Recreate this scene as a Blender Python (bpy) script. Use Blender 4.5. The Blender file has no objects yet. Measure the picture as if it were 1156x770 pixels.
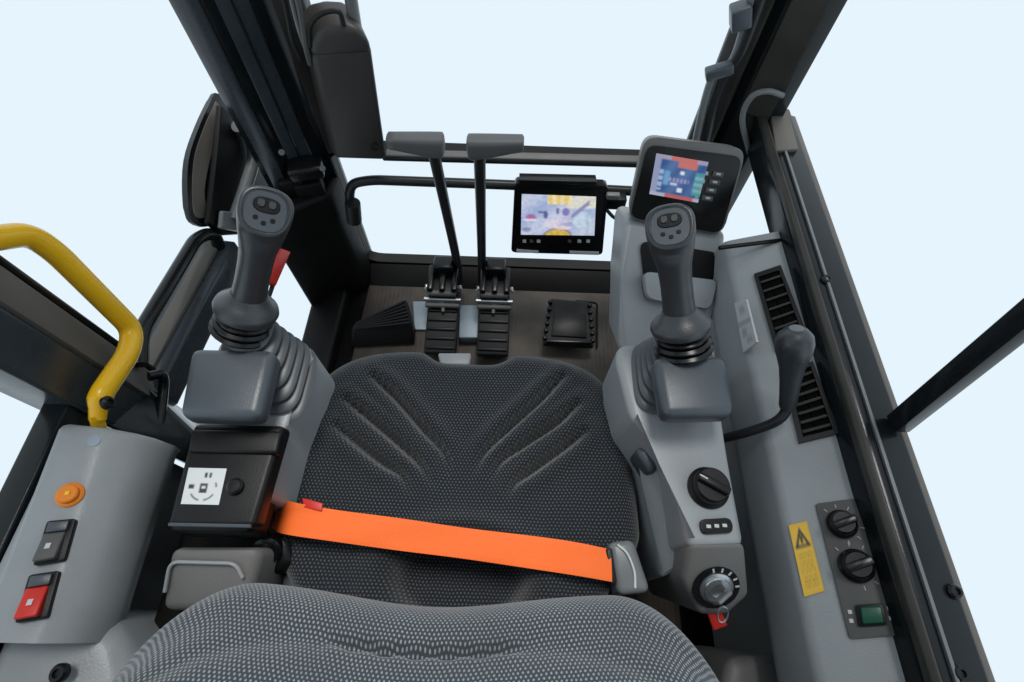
import bpy, bmesh, math, random
from mathutils import Vector, Matrix
random.seed(7)
R = math.radians
SC = bpy.context.scene
COL = SC.collection
V = Vector

# ------------------------------------------------------------------ camera
CAM = V((0.0, 0.0, 1.16))
PITCH, ROLL, FPX, PW, PH = R(61.0), R(2.0), 570.0, 1156.0, 770.0
FWD = V((0, math.cos(PITCH), -math.sin(PITCH)))
UP0 = V((0, math.sin(PITCH), math.cos(PITCH)))
RT = V((1, 0, 0)) * math.cos(ROLL) + UP0 * math.sin(ROLL)
UPV = UP0 * math.cos(ROLL) - V((1, 0, 0)) * math.sin(ROLL)
cd = bpy.data.cameras.new('camera'); cam = bpy.data.objects.new('camera', cd); COL.objects.link(cam)
cam.matrix_world = Matrix(((RT.x, UPV.x, -FWD.x, CAM.x), (RT.y, UPV.y, -FWD.y, CAM.y), (RT.z, UPV.z, -FWD.z, CAM.z), (0, 0, 0, 1)))
cd.sensor_width = 36.0; cd.lens = FPX / PW * 36.0; cd.clip_start = 0.01; cd.clip_end = 200
SC.camera = cam
# ------------------------------------------------------------------ light
w = bpy.data.worlds.new('World'); SC.world = w; w.use_nodes = True
bg = w.node_tree.nodes['Background']
bg.inputs['Color'].default_value = (0.785, 0.905, 0.985, 1); bg.inputs['Strength'].default_value = 1.0
ld = bpy.data.lights.new('sun', 'SUN'); ld.energy = 2.3; ld.angle = R(20); ld.color = (1.0, 0.97, 0.93)
sun = bpy.data.objects.new('sun', ld); COL.objects.link(sun)
sun.rotation_euler = V((0.08, 0.22, 0.95)).to_track_quat('Z', 'Y').to_euler()
SC.view_settings.view_transform = 'Standard'; SC.view_settings.look = 'None'
SC.view_settings.exposure = 0.0; SC.view_settings.gamma = 1.0

# ------------------------------------------------------------------ sight lines -> places
def ray(px, py): return FWD * FPX + RT * (px - PW / 2) - UPV * (py - PH / 2)
def PZ(px, py, z): r = ray(px, py); return CAM + r * ((z - CAM.z) / r.z)
def PY(px, py, y): r = ray(px, py); return CAM + r * ((y - CAM.y) / r.y)
def PX(px, py, x): r = ray(px, py); return CAM + r * ((x - CAM.x) / r.x)
def PP(px, py, p, n, off=0.0):
    r = ray(px, py); return CAM + r * ((p + n * off - CAM).dot(n) / r.dot(n))
def plane(a, b, c):
    n = (b - a).cross(c - a).normalized()
    if n.dot(CAM - a) < 0: n = -n
    return a, n

# ------------------------------------------------------------------ materials
def mat(name, col, rough=0.5, metal=0.0, spec=0.32, bump=0.0, bscale=900.0, var=0.12, vscale=9.0, coat=0.0):
    m = bpy.data.materials.new(name); m.use_nodes = True
    nt = m.node_tree; N = nt.nodes; L = nt.links
    b = N['Principled BSDF']
    b.inputs['Roughness'].default_value = rough; b.inputs['Metallic'].default_value = metal
    b.inputs['Specular IOR Level'].default_value = spec; b.inputs['Coat Weight'].default_value = coat
    tc = N.new('ShaderNodeTexCoord')
    n1 = N.new('ShaderNodeTexNoise'); n1.inputs['Scale'].default_value = vscale; n1.inputs['Detail'].default_value = 6
    L.new(tc.outputs['Object'], n1.inputs['Vector'])
    mx = N.new('ShaderNodeMix'); mx.data_type = 'RGBA'
    c = V(col)
    mx.inputs['A'].default_value = (*(c * (1 - var)), 1); mx.inputs['B'].default_value = (*(c * (1 + var)), 1)
    mr = N.new('ShaderNodeMapRange'); mr.inputs['From Min'].default_value = 0.3; mr.inputs['From Max'].default_value = 0.7
    L.new(n1.outputs['Fac'], mr.inputs['Value']); L.new(mr.outputs['Result'], mx.inputs['Factor'])
    L.new(mx.outputs['Result'], b.inputs['Base Color'])
    mr2 = N.new('ShaderNodeMapRange'); mr2.inputs['To Min'].default_value = max(0.03, rough - 0.08); mr2.inputs['To Max'].default_value = min(1, rough + 0.08)
    n3 = N.new('ShaderNodeTexNoise'); n3.inputs['Scale'].default_value = vscale * 4; n3.inputs['Detail'].default_value = 5
    L.new(tc.outputs['Object'], n3.inputs['Vector']); L.new(n3.outputs['Fac'], mr2.inputs['Value']); L.new(mr2.outputs['Result'], b.inputs['Roughness'])
    if bump > 0:
        n2 = N.new('ShaderNodeTexNoise'); n2.inputs['Scale'].default_value = bscale; n2.inputs['Detail'].default_value = 2
        L.new(tc.outputs['Object'], n2.inputs['Vector'])
        bp = N.new('ShaderNodeBump'); bp.inputs['Strength'].default_value = bump; bp.inputs['Distance'].default_value = 0.0006
        L.new(n2.outputs['Fac'], bp.inputs['Height']); L.new(bp.outputs['Normal'], b.inputs['Normal'])
    return m

M = {}
M['grey'] = mat('light_grey_plastic', (0.30, 0.315, 0.325), 0.38, spec=0.45, bump=0.45, bscale=380, var=0.09)
M['grey_warm'] = mat('warm_grey_plastic', (0.165, 0.16, 0.155), 0.45, bump=0.45, bscale=380, var=0.09)
M['mid'] = mat('mid_grey_plastic', (0.055, 0.067, 0.079), 0.32, spec=0.55, bump=0.4, var=0.08)
M['stick'] = mat('joystick_rubber', (0.034, 0.038, 0.043), 0.34, spec=0.6, bump=0.5, bscale=700, var=0.1)
M['boot'] = mat('boot_rubber', (0.075, 0.082, 0.09), 0.38, spec=0.5, var=0.12)
M['black'] = mat('black_plastic', (0.0065, 0.0065, 0.007), 0.38, spec=0.26, bump=0.3, var=0.15)
M['satin'] = mat('satin_black', (0.007, 0.0075, 0.008), 0.25, var=0.2)
M['frame'] = mat('dark_frame_paint', (0.010, 0.0128, 0.0142), 0.2, spec=0.24, var=0.22, coat=0.03, bump=0.15, bscale=60)
M['frame_brown'] = mat('dusty_frame_paint', (0.046, 0.042, 0.038), 0.4, var=0.3, bump=0.15, bscale=80)
M['taupe'] = mat('taupe_seal', (0.11, 0.10, 0.088), 0.6, var=0.15)
M['slate'] = mat('slate_painted_steel', (0.034, 0.043, 0.050), 0.28, spec=0.4, var=0.15)
M['dark'] = mat('black_trim', (0.004, 0.0037, 0.0035), 0.55, spec=0.2, var=0.3, bump=0.2, bscale=200)
M['rubber'] = mat('black_rubber', (0.011, 0.011, 0.0115), 0.55, var=0.2, bump=0.3, bscale=500)
M['lever'] = mat('lever_steel_black', (0.02, 0.021, 0.023), 0.35, var=0.2)
M['grip'] = mat('lever_grip_grey', (0.115, 0.115, 0.118), 0.42, bump=0.4, var=0.1)
M['steel'] = mat('zinc_steel', (0.5, 0.52, 0.54), 0.3, metal=0.9, var=0.12)
M['pale'] = mat('pale_steel_plate', (0.30, 0.36, 0.42), 0.4, var=0.15)
M['white'] = mat('white_plastic', (0.6, 0.62, 0.62), 0.45, var=0.05)
M['yellow'] = mat('yellow_paint', (0.95, 0.53, 0.010), 0.3, var=0.05, coat=0.3)
M['red'] = mat('red_plastic', (0.62, 0.03, 0.02), 0.4, var=0.08)
M['orange'] = mat('orange_plastic', (0.85, 0.25, 0.02), 0.35, var=0.05)
M['green'] = mat('green_plastic', (0.01, 0.085, 0.05), 0.3, var=0.1)
M['mark'] = mat('pale_marking', (0.55, 0.56, 0.56), 0.5, var=0.05)
M['plate'] = mat('control_plate_grey', (0.10, 0.098, 0.095), 0.5, bump=0.2, var=0.08)
M['hose'] = mat('grey_hose', (0.17, 0.18, 0.185), 0.3, var=0.15)
M['wiper'] = mat('wiper_cover_plastic', (0.042, 0.039, 0.037), 0.42, bump=0.3, var=0.12)
M['void'] = mat('duct_shade_black', (0.003, 0.003, 0.003), 0.8, spec=0.05, var=0.1)
M['edge'] = mat('worn_bare_edge', (0.32, 0.31, 0.29), 0.4, var=0.3)

def mat_attr(name, emit):
    m = bpy.data.materials.new(name); m.use_nodes = True; N = m.node_tree.nodes; L = m.node_tree.links
    b = N['Principled BSDF']; a = N.new('ShaderNodeAttribute'); a.attribute_name = 'ink'
    if emit:
        b.inputs['Base Color'].default_value = (0.01, 0.01, 0.012, 1); b.inputs['Roughness'].default_value = 0.12
        L.new(a.outputs['Color'], b.inputs['Emission Color']); b.inputs['Emission Strength'].default_value = 0.85
    else:
        L.new(a.outputs['Color'], b.inputs['Base Color']); b.inputs['Roughness'].default_value = 0.45
    return m
M['screen'] = mat_attr('lit_screen', True)
M['print'] = mat_attr('printed_label', False)

def mat_fabric(name, base, dot, pitch, ax=0.30, ay=0.40):
    m = bpy.data.materials.new(name); m.use_nodes = True; nt = m.node_tree; N = nt.nodes; L = nt.links
    b = N['Principled BSDF']; b.inputs['Roughness'].default_value = 0.9; b.inputs['Specular IOR Level'].default_value = 0.2
    b.inputs['Sheen Weight'].default_value = 0.25; b.inputs['Sheen Roughness'].default_value = 0.5
    uv = N.new('ShaderNodeUVMap'); uv.uv_map = 'UVMap'
    sp = N.new('ShaderNodeSeparateXYZ')
    nz = N.new('ShaderNodeTexNoise'); nz.inputs['Scale'].default_value = 45; nz.inputs['Detail'].default_value = 2
    L.new(uv.outputs['UV'], nz.inputs['Vector'])
    va = N.new('ShaderNodeVectorMath'); va.operation = 'MULTIPLY_ADD'
    va.inputs[1].default_value = (0.0035,) * 3
    L.new(nz.outputs['Color'], va.inputs[0]); L.new(uv.outputs['UV'], va.inputs[2])
    L.new(va.outputs['Vector'], sp.inputs[0])
    def mth(op, a, bb=None, c=None):
        n = N.new('ShaderNodeMath'); n.operation = op
        for i, x in enumerate((a, bb, c)):
            if x is None: continue
            if isinstance(x, (int, float)): n.inputs[i].default_value = x
            else: L.new(x, n.inputs[i])
        return n.outputs[0]
    v = mth('DIVIDE', sp.outputs['Y'], pitch * 0.86); u = mth('DIVIDE', sp.outputs['X'], pitch)
    row = mth('FLOOR', v); half = mth('MULTIPLY', mth('FLOORED_MODULO', row, 2.0), 0.5)
    du = mth('SUBTRACT', mth('FRACT', mth('ADD', u, half)), 0.5); dv = mth('SUBTRACT', mth('FRACT', v), 0.5)
    e = mth('ADD', mth('POWER', mth('DIVIDE', du, ax), 2.0), mth('POWER', mth('DIVIDE', dv, ay), 2.0))
    mr = N.new('ShaderNodeMapRange'); mr.interpolation_type = 'SMOOTHSTEP'
    mr.inputs['From Min'].default_value = 1.35; mr.inputs['From Max'].default_value = 0.45
    L.new(e, mr.inputs['Value'])
    n2 = N.new('ShaderNodeTexNoise'); n2.inputs['Scale'].default_value = 1500; n2.inputs['Detail'].default_value = 1
    L.new(uv.outputs['UV'], n2.inputs['Vector'])
    n4 = N.new('ShaderNodeTexNoise'); n4.inputs['Scale'].default_value = 14; n4.inputs['Detail'].default_value = 5
    L.new(uv.outputs['UV'], n4.inputs['Vector'])
    f = mth('MULTIPLY', mr.outputs['Result'], mth('MULTIPLY_ADD', n2.outputs['Fac'], 0.9, 0.5))
    f = mth('MULTIPLY', f, mth('MULTIPLY_ADD', n4.outputs['Fac'], 1.0, 0.45))
    mx = N.new('ShaderNodeMix'); mx.data_type = 'RGBA'; mx.inputs['A'].default_value = (*base, 1); mx.inputs['B'].default_value = (*dot, 1)
    mx.clamp_factor = True
    L.new(f, mx.inputs['Factor']); L.new(mx.outputs['Result'], b.inputs['Base Color'])
    h = mth('ADD', mr.outputs['Result'], mth('MULTIPLY', n2.outputs['Fac'], 0.6))
    bp = N.new('ShaderNodeBump'); bp.inputs['Strength'].default_value = 0.6; bp.inputs['Distance'].default_value = 0.0012
    L.new(h, bp.inputs['Height']); L.new(bp.outputs['Normal'], b.inputs['Normal'])
    return m
M['fabric'] = mat_fabric('dark_dotted_fabric', (0.0135, 0.0155, 0.0185), (0.095, 0.108, 0.122), 0.0052, 0.22, 0.28)
M['fabric_lit'] = mat_fabric('lit_dotted_fabric', (0.046, 0.053, 0.060), (0.27, 0.305, 0.33), 0.0039, 0.24, 0.34)  # same seat fabric made paler, light from above put into its colour

def mat_belt():
    m = mat('belt_webbing', (0.95, 0.16, 0.025), 0.65, var=0.06)
    nt = m.node_tree; N = nt.nodes; L = nt.links
    uv = N.new('ShaderNodeUVMap'); uv.uv_map = 'UVMap'
    wv = N.new('ShaderNodeTexWave'); wv.inputs['Scale'].default_value = 120; wv.bands_direction = 'DIAGONAL'
    L.new(uv.outputs['UV'], wv.inputs['Vector'])
    bp = N.new('ShaderNodeBump'); bp.inputs['Strength'].default_value = 0.35; bp.inputs['Distance'].default_value = 0.0006
    L.new(wv.outputs['Fac'], bp.inputs['Height']); L.new(bp.outputs['Normal'], N['Principled BSDF'].inputs['Normal'])
    return m
M['belt'] = mat_belt()

def mat_floor():
    m = mat('brown_floor_rubber', (0.066, 0.054, 0.044), 0.5, var=0.55, vscale=9, bump=0.2, bscale=300)
    nt = m.node_tree; N = nt.nodes; L = nt.links
    tc = N.new('ShaderNodeTexCoord'); wv = N.new('ShaderNodeTexWave'); wv.inputs['Scale'].default_value = 28; wv.inputs['Distortion'].default_value = 0.4
    wv.bands_direction = 'X'
    L.new(tc.outputs['Object'], wv.inputs['Vector'])
    bp = N.new('ShaderNodeBump'); bp.inputs['Strength'].default_value = 0.12; bp.inputs['Distance'].default_value = 0.002
    L.new(wv.outputs['Fac'], bp.inputs['Height']); L.new(bp.outputs['Normal'], N['Principled BSDF'].inputs['Normal'])
    return m
M['floor'] = mat_floor()

# ------------------------------------------------------------------ objects
def thing(name, label, cat, loc=(0, 0, 0), group=None):
    o = bpy.data.objects.new(name, None); COL.objects.link(o); o.location = loc; o.empty_display_size = 0.05
    o['label'] = label; o['category'] = cat
    if group: o['group'] = group
    return o
def wloc(o):
    p = V((0, 0, 0))
    while o is not None: p = p + o.location; o = o.parent
    return p
def obj(name, bm, m, parent=None, smooth=35, label=None):
    bmesh.ops.recalc_face_normals(bm, faces=bm.faces[:])
    me = bpy.data.meshes.new(name)
    if parent is not None:
        base = wloc(parent)
    c = V((0, 0, 0))
    for v in bm.verts: c += v.co
    c /= max(1, len(bm.verts))
    for v in bm.verts: v.co -= c
    bm.to_mesh(me); bm.free()
    me.shade_smooth(); me.set_sharp_from_angle(angle=R(smooth))
    o = bpy.data.objects.new(name, me); COL.objects.link(o)
    for mm in (m if isinstance(m, (list, tuple)) else [m]): me.materials.append(M[mm])
    if parent is not None: o.parent = parent; o.location = c - base
    else: o.location = c
    if label: o['label'] = label
    return o

def hexa(bm, a, b, bevel=0.004, seg=3):
    n = len(a)
    va = [bm.verts.new(p) for p in a]; vb = [bm.verts.new(p) for p in b]
    fs = [bm.faces.new(va), bm.faces.new(vb[::-1])]
    for i in range(n): fs.append(bm.faces.new((va[i], vb[i], vb[(i + 1) % n], va[(i + 1) % n])))
    if bevel > 0:
        es = list({e for f in fs for e in f.edges})
        bmesh.ops.bevel(bm, geom=es, offset=bevel, segments=seg, profile=0.5, affect='EDGES', clamp_overlap=True)
    return bm
def slab(poly, d, bevel=0.003, seg=3, bm=None):
    """outline (list of points) extruded by vector d"""
    bm = bm or bmesh.new(); d = V(d)
    return hexa(bm, [V(p) for p in poly], [V(p) + d for p in poly], bevel, seg)
def box(c, s, X=None, Y=None, bevel=0.003, seg=3, bm=None):
    bm = bm or bmesh.new(); X = V(X or (1, 0, 0)).normalized(); Y = V(Y or (0, 1, 0)); Y = (Y - X * Y.dot(X)).normalized(); Z = X.cross(Y)
    c = V(c); a = []; b = []
    for sx, sy in ((-1, -1), (1, -1), (1, 1), (-1, 1)):
        p = c + X * (sx * s[0] / 2) + Y * (sy * s[1] / 2)
        a.append(p - Z * s[2] / 2); b.append(p + Z * s[2] / 2)
    return hexa(bm, a, b, bevel, seg)
def loft(rings, bm=None, cap=True):
    bm = bm or bmesh.new(); vs = [[bm.verts.new(p) for p in r] for r in rings]; n = len(rings[0])
    for i in range(len(vs) - 1):
        for j in range(n): bm.faces.new((vs[i][j], vs[i][(j + 1) % n], vs[i + 1][(j + 1) % n], vs[i + 1][j]))
    if cap: bm.faces.new(vs[0][::-1]); bm.faces.new(vs[-1])
    return bm
def cr(pts, n=8):
    pts = [V(p) for p in pts]
    if len(pts) < 3: return pts
    P = [pts[0] * 2 - pts[1]] + pts + [pts[-1] * 2 - pts[-2]]; out = []
    for i in range(1, len(P) - 2):
        for k in range(n):
            t = k / n; a, b, c, d = P[i - 1], P[i], P[i + 1], P[i + 2]
            out.append(0.5 * ((2 * b) + (c - a) * t + (2 * a - 5 * b + 4 * c - d) * t * t + (3 * b - a - 3 * c + d) * t ** 3))
    out.append(pts[-1]); return out
def fillet(pts, rad, n=6):
    """polyline with rounded corners"""
    pts = [V(p) for p in pts]; out = [pts[0]]
    for i in range(1, len(pts) - 1):
        a, b, c = pts[i - 1], pts[i], pts[i + 1]
        r = min(rad, (a - b).length * 0.49, (c - b).length * 0.49)
        p = b + (a - b).normalized() * r; q = b + (c - b).normalized() * r
        for k in range(n + 1):
            t = k / n; out.append(p * (1 - t) ** 2 + b * 2 * t * (1 - t) + q * t * t)
    out.append(pts[-1]); return out
def tube(path, rad, n=14, bm=None, ell=None, ref=None):
    path = [V(p) for p in path]; m = len(path); rings = []; up = V(ref) if ref else None
    for i, p in enumerate(path):
        t = (path[min(i + 1, m - 1)] - path[max(i - 1, 0)]).normalized()
        if up is None: up = V((0, 0, 1)) if abs(t.z) < 0.9 else V((1, 0, 0))
        s = t.cross(up).normalized(); up = s.cross(t).normalized()
        r = rad[i] if isinstance(rad, (list, tuple)) else rad
        ex, ey = (r, r) if ell is None else (r * ell[0], r * ell[1])
        rings.append([p + s * (ex * math.cos(2 * math.pi * j / n)) + up * (ey * math.sin(2 * math.pi * j / n)) for j in range(n)])
    return loft(rings, bm)
def lathe(c, axis, prof, n=28, bm=None):
    """prof: list of (radius, height along axis)"""
    A = V(axis).normalized(); S = A.cross(V((0.3, 1, 0.1))).normalized(); T = A.cross(S); c = V(c)
    return loft([[c + A * h + (S * math.cos(2 * math.pi * j / n) + T * math.sin(2 * math.pi * j / n)) * max(r, 1e-5) for j in range(n)] for r, h in prof], bm)
def rquad(q, r, n=5):
    """quad with rounded corners, as a point list"""
    q = [V(p) for p in q]; out = []
    for i in range(4):
        a, b, c = q[i - 1], q[i], q[(i + 1) % 4]
        p = b + (a - b).normalized() * r; s = b + (c - b).normalized() * r
        for k in range(n + 1):
            t = k / n; out.append(p * (1 - t) ** 2 + b * 2 * t * (1 - t) + s * t * t)
    return out
def bil(q, u, v): return (q[0] * (1 - u) + q[1] * u) * (1 - v) + (q[3] * (1 - u) + q[2] * u) * v
def soft(fn, r, n=2):
    """a printed or lit picture with slightly soft edges"""
    def g(u, v):
        acc = V((0, 0, 0)); c = 0
        for a in range(-n, n + 1):
            for b in range(-n, n + 1):
                acc += V(fn(min(.999, max(.001, u + a * r / n)), min(.999, max(.001, v + b * r / n)))); c += 1
        return acc / c
    return g
def grid_print(q, nx, ny, fn, nrm=None, thick=0.0):
    """flat printed or lit picture: nx x ny cells coloured by fn(u, v), v downwards"""
    bm = bmesh.new(); lay = bm.loops.layers.float_color.new('ink')
    vs = [[bm.verts.new(bil(q, i / nx, j / ny)) for i in range(nx + 1)] for j in range(ny + 1)]
    for j in range(ny):
        for i in range(nx):
            f = bm.faces.new((vs[j][i], vs[j][i + 1], vs[j + 1][i + 1], vs[j + 1][i])); c = fn((i + .5) / nx, (j + .5) / ny)
            for l in f.loops: l[lay] = (*c, 1)
    if thick:
        ring = [vs[0][i] for i in range(nx + 1)] + [vs[j][nx] for j in range(1, ny + 1)] + [vs[ny][i] for i in range(nx - 1, -1, -1)] + [vs[j][0] for j in range(ny - 1, 0, -1)]
        low = [bm.verts.new(v.co - nrm * thick) for v in ring]; c = fn(0.01, 0.01)
        for k in range(len(ring)):
            f = bm.faces.new((ring[k], ring[(k + 1) % len(ring)], low[(k + 1) % len(ring)], low[k]))
            for l in f.loops: l[lay] = (*c, 1)
    return bm
def quadpx(pts, pl, off=0.0): return [PP(x, y, pl[0], pl[1], off) for x, y in pts]
def screw(p, n, r, parent, m='satin', name='screw'):
    return obj(name, lathe(p, n, [(0, -0.002), (r, -0.002), (r, r * .3), (r * .75, r * .6), (r * .45, r * .62), (r * .4, r * .3), (0, r * .3)], 14), m, parent)

SX = -0.072                                                     # seat centre line

# ================================================================== setting
fl = obj('floor', slab([(-0.52, -0.55, -0.005), (0.50, -0.55, -0.005), (0.50, 0.92, -0.005), (-0.52, 0.92, -0.005)], (0, 0, -0.05), 0.004), 'dark')
fl['kind'] = 'structure'
t = thing('floor_mat', 'brown ribbed rubber floor mat under the pedals and levers', 'floor mat', (-0.05, 0.5, 0))
obj('mat', slab([(-0.43, -0.2, 0.004), (0.36, -0.2, 0.004), (0.36, 0.83, 0.004), (-0.40, 0.83, 0.004)], (0, 0, -0.008), 0.002), 'floor', t)

# ================================================================== cab frame
cf = thing('cab_frame', 'dark painted steel cab frame of pillars and rails around the seat', 'cab frame', (-0.02, 0.85, 0))
def post(sec, z0, z1, bevel=0.006): return slab([(x, y, z0) for x, y in sec], (0, 0, z1 - z0), bevel, 2)
pl_ = obj('front_pillar', post([(-0.512, 0.79), (-0.482, 0.795), (-0.476, 0.812), (-0.425, 0.84), (-0.415, 0.852), (-0.398, 0.846), (-0.402, 0.853), (-0.402, 0.90), (-0.535, 0.90), (-0.535, 0.80)], 0.0, 1.52, 0.003), 'frame', cf)
obj('pillar_trim', post([(-0.470, 0.808), (-0.428, 0.832), (-0.430, 0.842), (-0.470, 0.82)], 0.40, 1.45, 0.003), 'slate', pl_)
obj('pillar_trim', post([(-0.514, 0.784), (-0.484, 0.789), (-0.484, 0.797), (-0.514, 0.793)], 0.30, 1.45, 0.003), 'slate', pl_)
obj('trim_seam', tube([(-0.449, 0.8195, 0.42), (-0.449, 0.8195, 1.4)], 0.0022, 8), 'frame', pl_)
obj('inner_trim', post([(-0.396, 0.838), (-0.358, 0.872), (-0.358, 0.90), (-0.400, 0.90), (-0.400, 0.850)], 0.42, 1.33, 0.003), 'frame_brown', pl_)
pr_ = obj('front_pillar', post([(0.352, 0.89), (0.385, 0.85), (0.395, 0.86), (0.402, 0.842), (0.452, 0.812), (0.478, 0.815), (0.486, 0.90), (0.352, 0.90)], 0.0, 1.52, 0.003), 'frame', cf)
obj('inner_trim', post([(0.345, 0.875), (0.380, 0.838), (0.387, 0.846), (0.352, 0.888)], 0.42, 1.33, 0.003), 'frame_brown', pr_)
obj('pillar_trim', post([(0.405, 0.834), (0.450, 0.806), (0.452, 0.818), (0.407, 0.846)], 0.56, 1.33, 0.002), 'frame_brown', pr_)
# lower front window surround with rounded opening
def window_ring(outer, inner, r, y0, y1, n=6):
    iq = rquad([V((x, 0, z)) for x, z in inner], r, n)
    oq = []
    o = [V((x, 0, z)) for x, z in outer]
    for i in range(4):
        a, b, c = o[i - 1], o[i], o[(i + 1) % 4]
        rr = 0.012; p = b + (a - b).normalized() * rr; s = b + (c - b).normalized() * rr
        for k in range(n + 1):
            tt = k / n; oq.append(p * (1 - tt) ** 2 + b * 2 * tt * (1 - tt) + s * tt * tt)
    bm = bmesh.new(); N = len(iq)
    L4 = [[bm.verts.new((p.x, y, p.z)) for p in q] for q, y in ((iq, y0), (oq, y0), (oq, y1), (iq, y1))]
    for k in range(4):
        A, B = L4[k], L4[(k + 1) % 4]
        for j in range(N): bm.faces.new((A[j], A[(j + 1) % N], B[(j + 1) % N], B[j]))
    return bm
wl = PY(393, 250, 0.855); wr = PY(712, 250, 0.855); wb = PY(560, 300, 0.855); wt = PY(560, 190, 0.855)
obj('window_frame', window_ring([(-0.40, -0.02), (0.36, -0.02), (0.36, PY(560, 182, 0.83).z - .004), (-0.40, PY(560, 182, 0.83).z - .004)], [(wl.x, wb.z), (wr.x + 0.08, wb.z), (wr.x + 0.08, PY(560, 182, 0.83).z - .016), (wl.x, PY(560, 182, 0.83).z - .016)], 0.055, 0.855, 0.885), 'dark', cf)
obj('window_sill', slab([(-0.40, 0.80, 0.004), (0.36, 0.80, 0.004), (0.36, 0.853, wb.z - 0.004), (-0.40, 0.853, wb.z - 0.004)], (0, 0.0, -0.012), 0.003), 'dark', cf)
# bottom rail of the upper front window
a = PY(430, 178, 0.83); b = PY(725, 186, 0.83); dz = 0.012
rl = obj('window_rail', slab([a, b, b + V((0, 0.020, 0.004)), a + V((0, 0.020, 0.004))], (0, 0.0, -dz), 0.006), 'frame', cf)
obj('rail_cap', slab([a + V((0.01, 0.003, 0.004)), b + V((0, 0.003, 0.004)), b + V((0, 0.019, 0.008)), a + V((0.01, 0.019, 0.008))], (0, 0, -0.006), 0.002), 'plate', rl)
# grab bar looping in front of the lower window
gp = [PY(399, 247, 0.80), PY(394, 222, 0.815), PY(397, 207, 0.82), PY(420, 203, 0.82), PY(580, 209, 0.82), PY(720, 216, 0.82)]
obj('grab_bar', tube(fillet(gp, 0.03), 0.0105), 'lever', cf)
obj('bar_end', tube([PY(398, 229, 0.80), PY(400, 249, 0.80)], 0.017), 'rubber', cf)
# dark kick panel in the front left corner and right counterpart
obj('kick_panel', slab([(-0.53, 0.70, -0.003), (-0.405, 0.79, -0.003), (-0.395, 0.853, -0.003), (-0.53, 0.853, -0.003)], (0, 0, 0.36), 0.012), 'dark', cf)
obj('door_sill', slab([(-0.53, 0.16, 0.0), (-0.445, 0.16, 0.0), (-0.445, 0.76, 0.0), (-0.53, 0.76, 0.0)], (0, 0, 0.045), 0.01), 'dark', cf)
# right waist rail
def along(x0, z0, y0, x1, z1, y1, sec, bevel=0.003):
    return slab([(x0 + dx, y0, z0 + dz) for dx, dz in sec], (x1 - x0, y1 - y0, z1 - z0), bevel, 2)
wr0 = obj('waist_rail', along(0.465, 0.56, 0.845, 0.455, 0.56, -0.4, [(-0.03, -0.06), (-0.03, -0.006), (-0.012, 0.0), (0.033, 0.0), (0.036, -0.006), (0.036, -0.06)]), 'frame', cf)
obj('rail_seal', along(0.442, 0.563, 0.84, 0.432, 0.563, -0.4, [(-0.006, -0.012), (-0.006, 0.0), (0.001, 0.005), (0.006, 0.0), (0.006, -0.012)], 0.002), 'frame_brown', wr0)
obj('highlight_strip', along(0.4625, 0.5635, 0.82, 0.4525, 0.5635, -0.4, [(-0.002, -0.004), (-0.002, 0.0005), (0.002, 0.0005), (0.002, -0.004)], 0.0005), 'hose', wr0)  # pale strip added as the highlight line along the rail
obj('outer_edge', along(0.502, 0.556, 0.83, 0.492, 0.556, -0.4, [(-0.003, -0.05), (-0.003, 0.001), (0.006, -0.001), (0.006, -0.05)], 0.001), 'taupe', wr0)
for px, py in ((932, 316), (1077, 668), (1083, 760)):
    screw(PZ(px, py, 0.5605), (0, 0, 1), 0.008, wr0, 'satin', 'bolt')
obj('corner_gusset', slab([PZ(868, 112, 0.566), PZ(884, 104, 0.566), PZ(902, 168, 0.566), PZ(876, 170, 0.566)], (0, 0, -0.01), 0.002), 'taupe', wr0)
# right window divider post
a = PX(1024, 470, 0.485); b = PX(1156, 362, 0.485); dd = (b - a).normalized()
obj('divider_post', box((a + dd * 0.24), (0.52, 0.024, 0.02), dd, (0, 1, 0), 0.003), 'frame', cf)
# left door post, quarter window sill, mid rail
zz = lambda px, py, x: PX(px, py, x)
dp = obj('door_post', slab([(-0.625, 0.345, 0.36), (-0.595, 0.34, 0.36), (-0.565, 0.285, 0.36), (-0.56, 0.225, 0.36), (-0.625, 0.225, 0.36)], (0, 0.0, 0.95), 0.004), 'slate', cf)
obj('post_seal', slab([(-0.597, 0.343, 0.40), (-0.590, 0.339, 0.40), (-0.562, 0.290, 0.40), (-0.570, 0.285, 0.40)], (0, 0, 0.9), 0.001), 'taupe', dp)
obj('post_edge', tube([(-0.605, 0.350, 0.38), (-0.605, 0.350, 1.25)], 0.007), 'satin', dp)
obj('quarter_sill', slab([(-0.60, 0.23, 0.545), (-0.566, 0.23, 0.545), (-0.552, -0.3, 0.545), (-0.59, -0.3, 0.545)], (0, 0, -0.05), 0.004), 'frame', cf)
lr0 = PX(160, 440, -0.60); lr1 = PX(252, 268, -0.60)
mr = obj('side_rail', slab([lr0 + V((-0.045, 0, 0)), lr0 + V((0.02, 0, -0.01)), lr0 + V((0.02, 0, -0.07)), lr0 + V((-0.045, 0, -0.06))], lr1 - lr0, 0.005), 'slate', cf)
obj('rail_inlay', slab([lr0 + V((-0.028, 0.03, 0.0015)), lr0 + V((-0.002, 0.03, -0.0035)), lr0 + V((-0.002, 0.03, -0.012)), lr0 + V((-0.028, 0.03, -0.008))], (lr1 - lr0) * 0.88, 0.001), 'taupe', mr)
obj('sill_block', slab([PX(95, 470, -0.58), PX(160, 430, -0.58), PX(222, 490, -0.50), PX(205, 520, -0.50)], (0, 0, -0.12), 0.006), 'frame', cf)
hp = [PX(158, 412, -0.575), PX(158, 376, -0.59), PX(222, 268, -0.61), PX(243, 262, -0.60), PX(252, 300, -0.61)]
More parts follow.
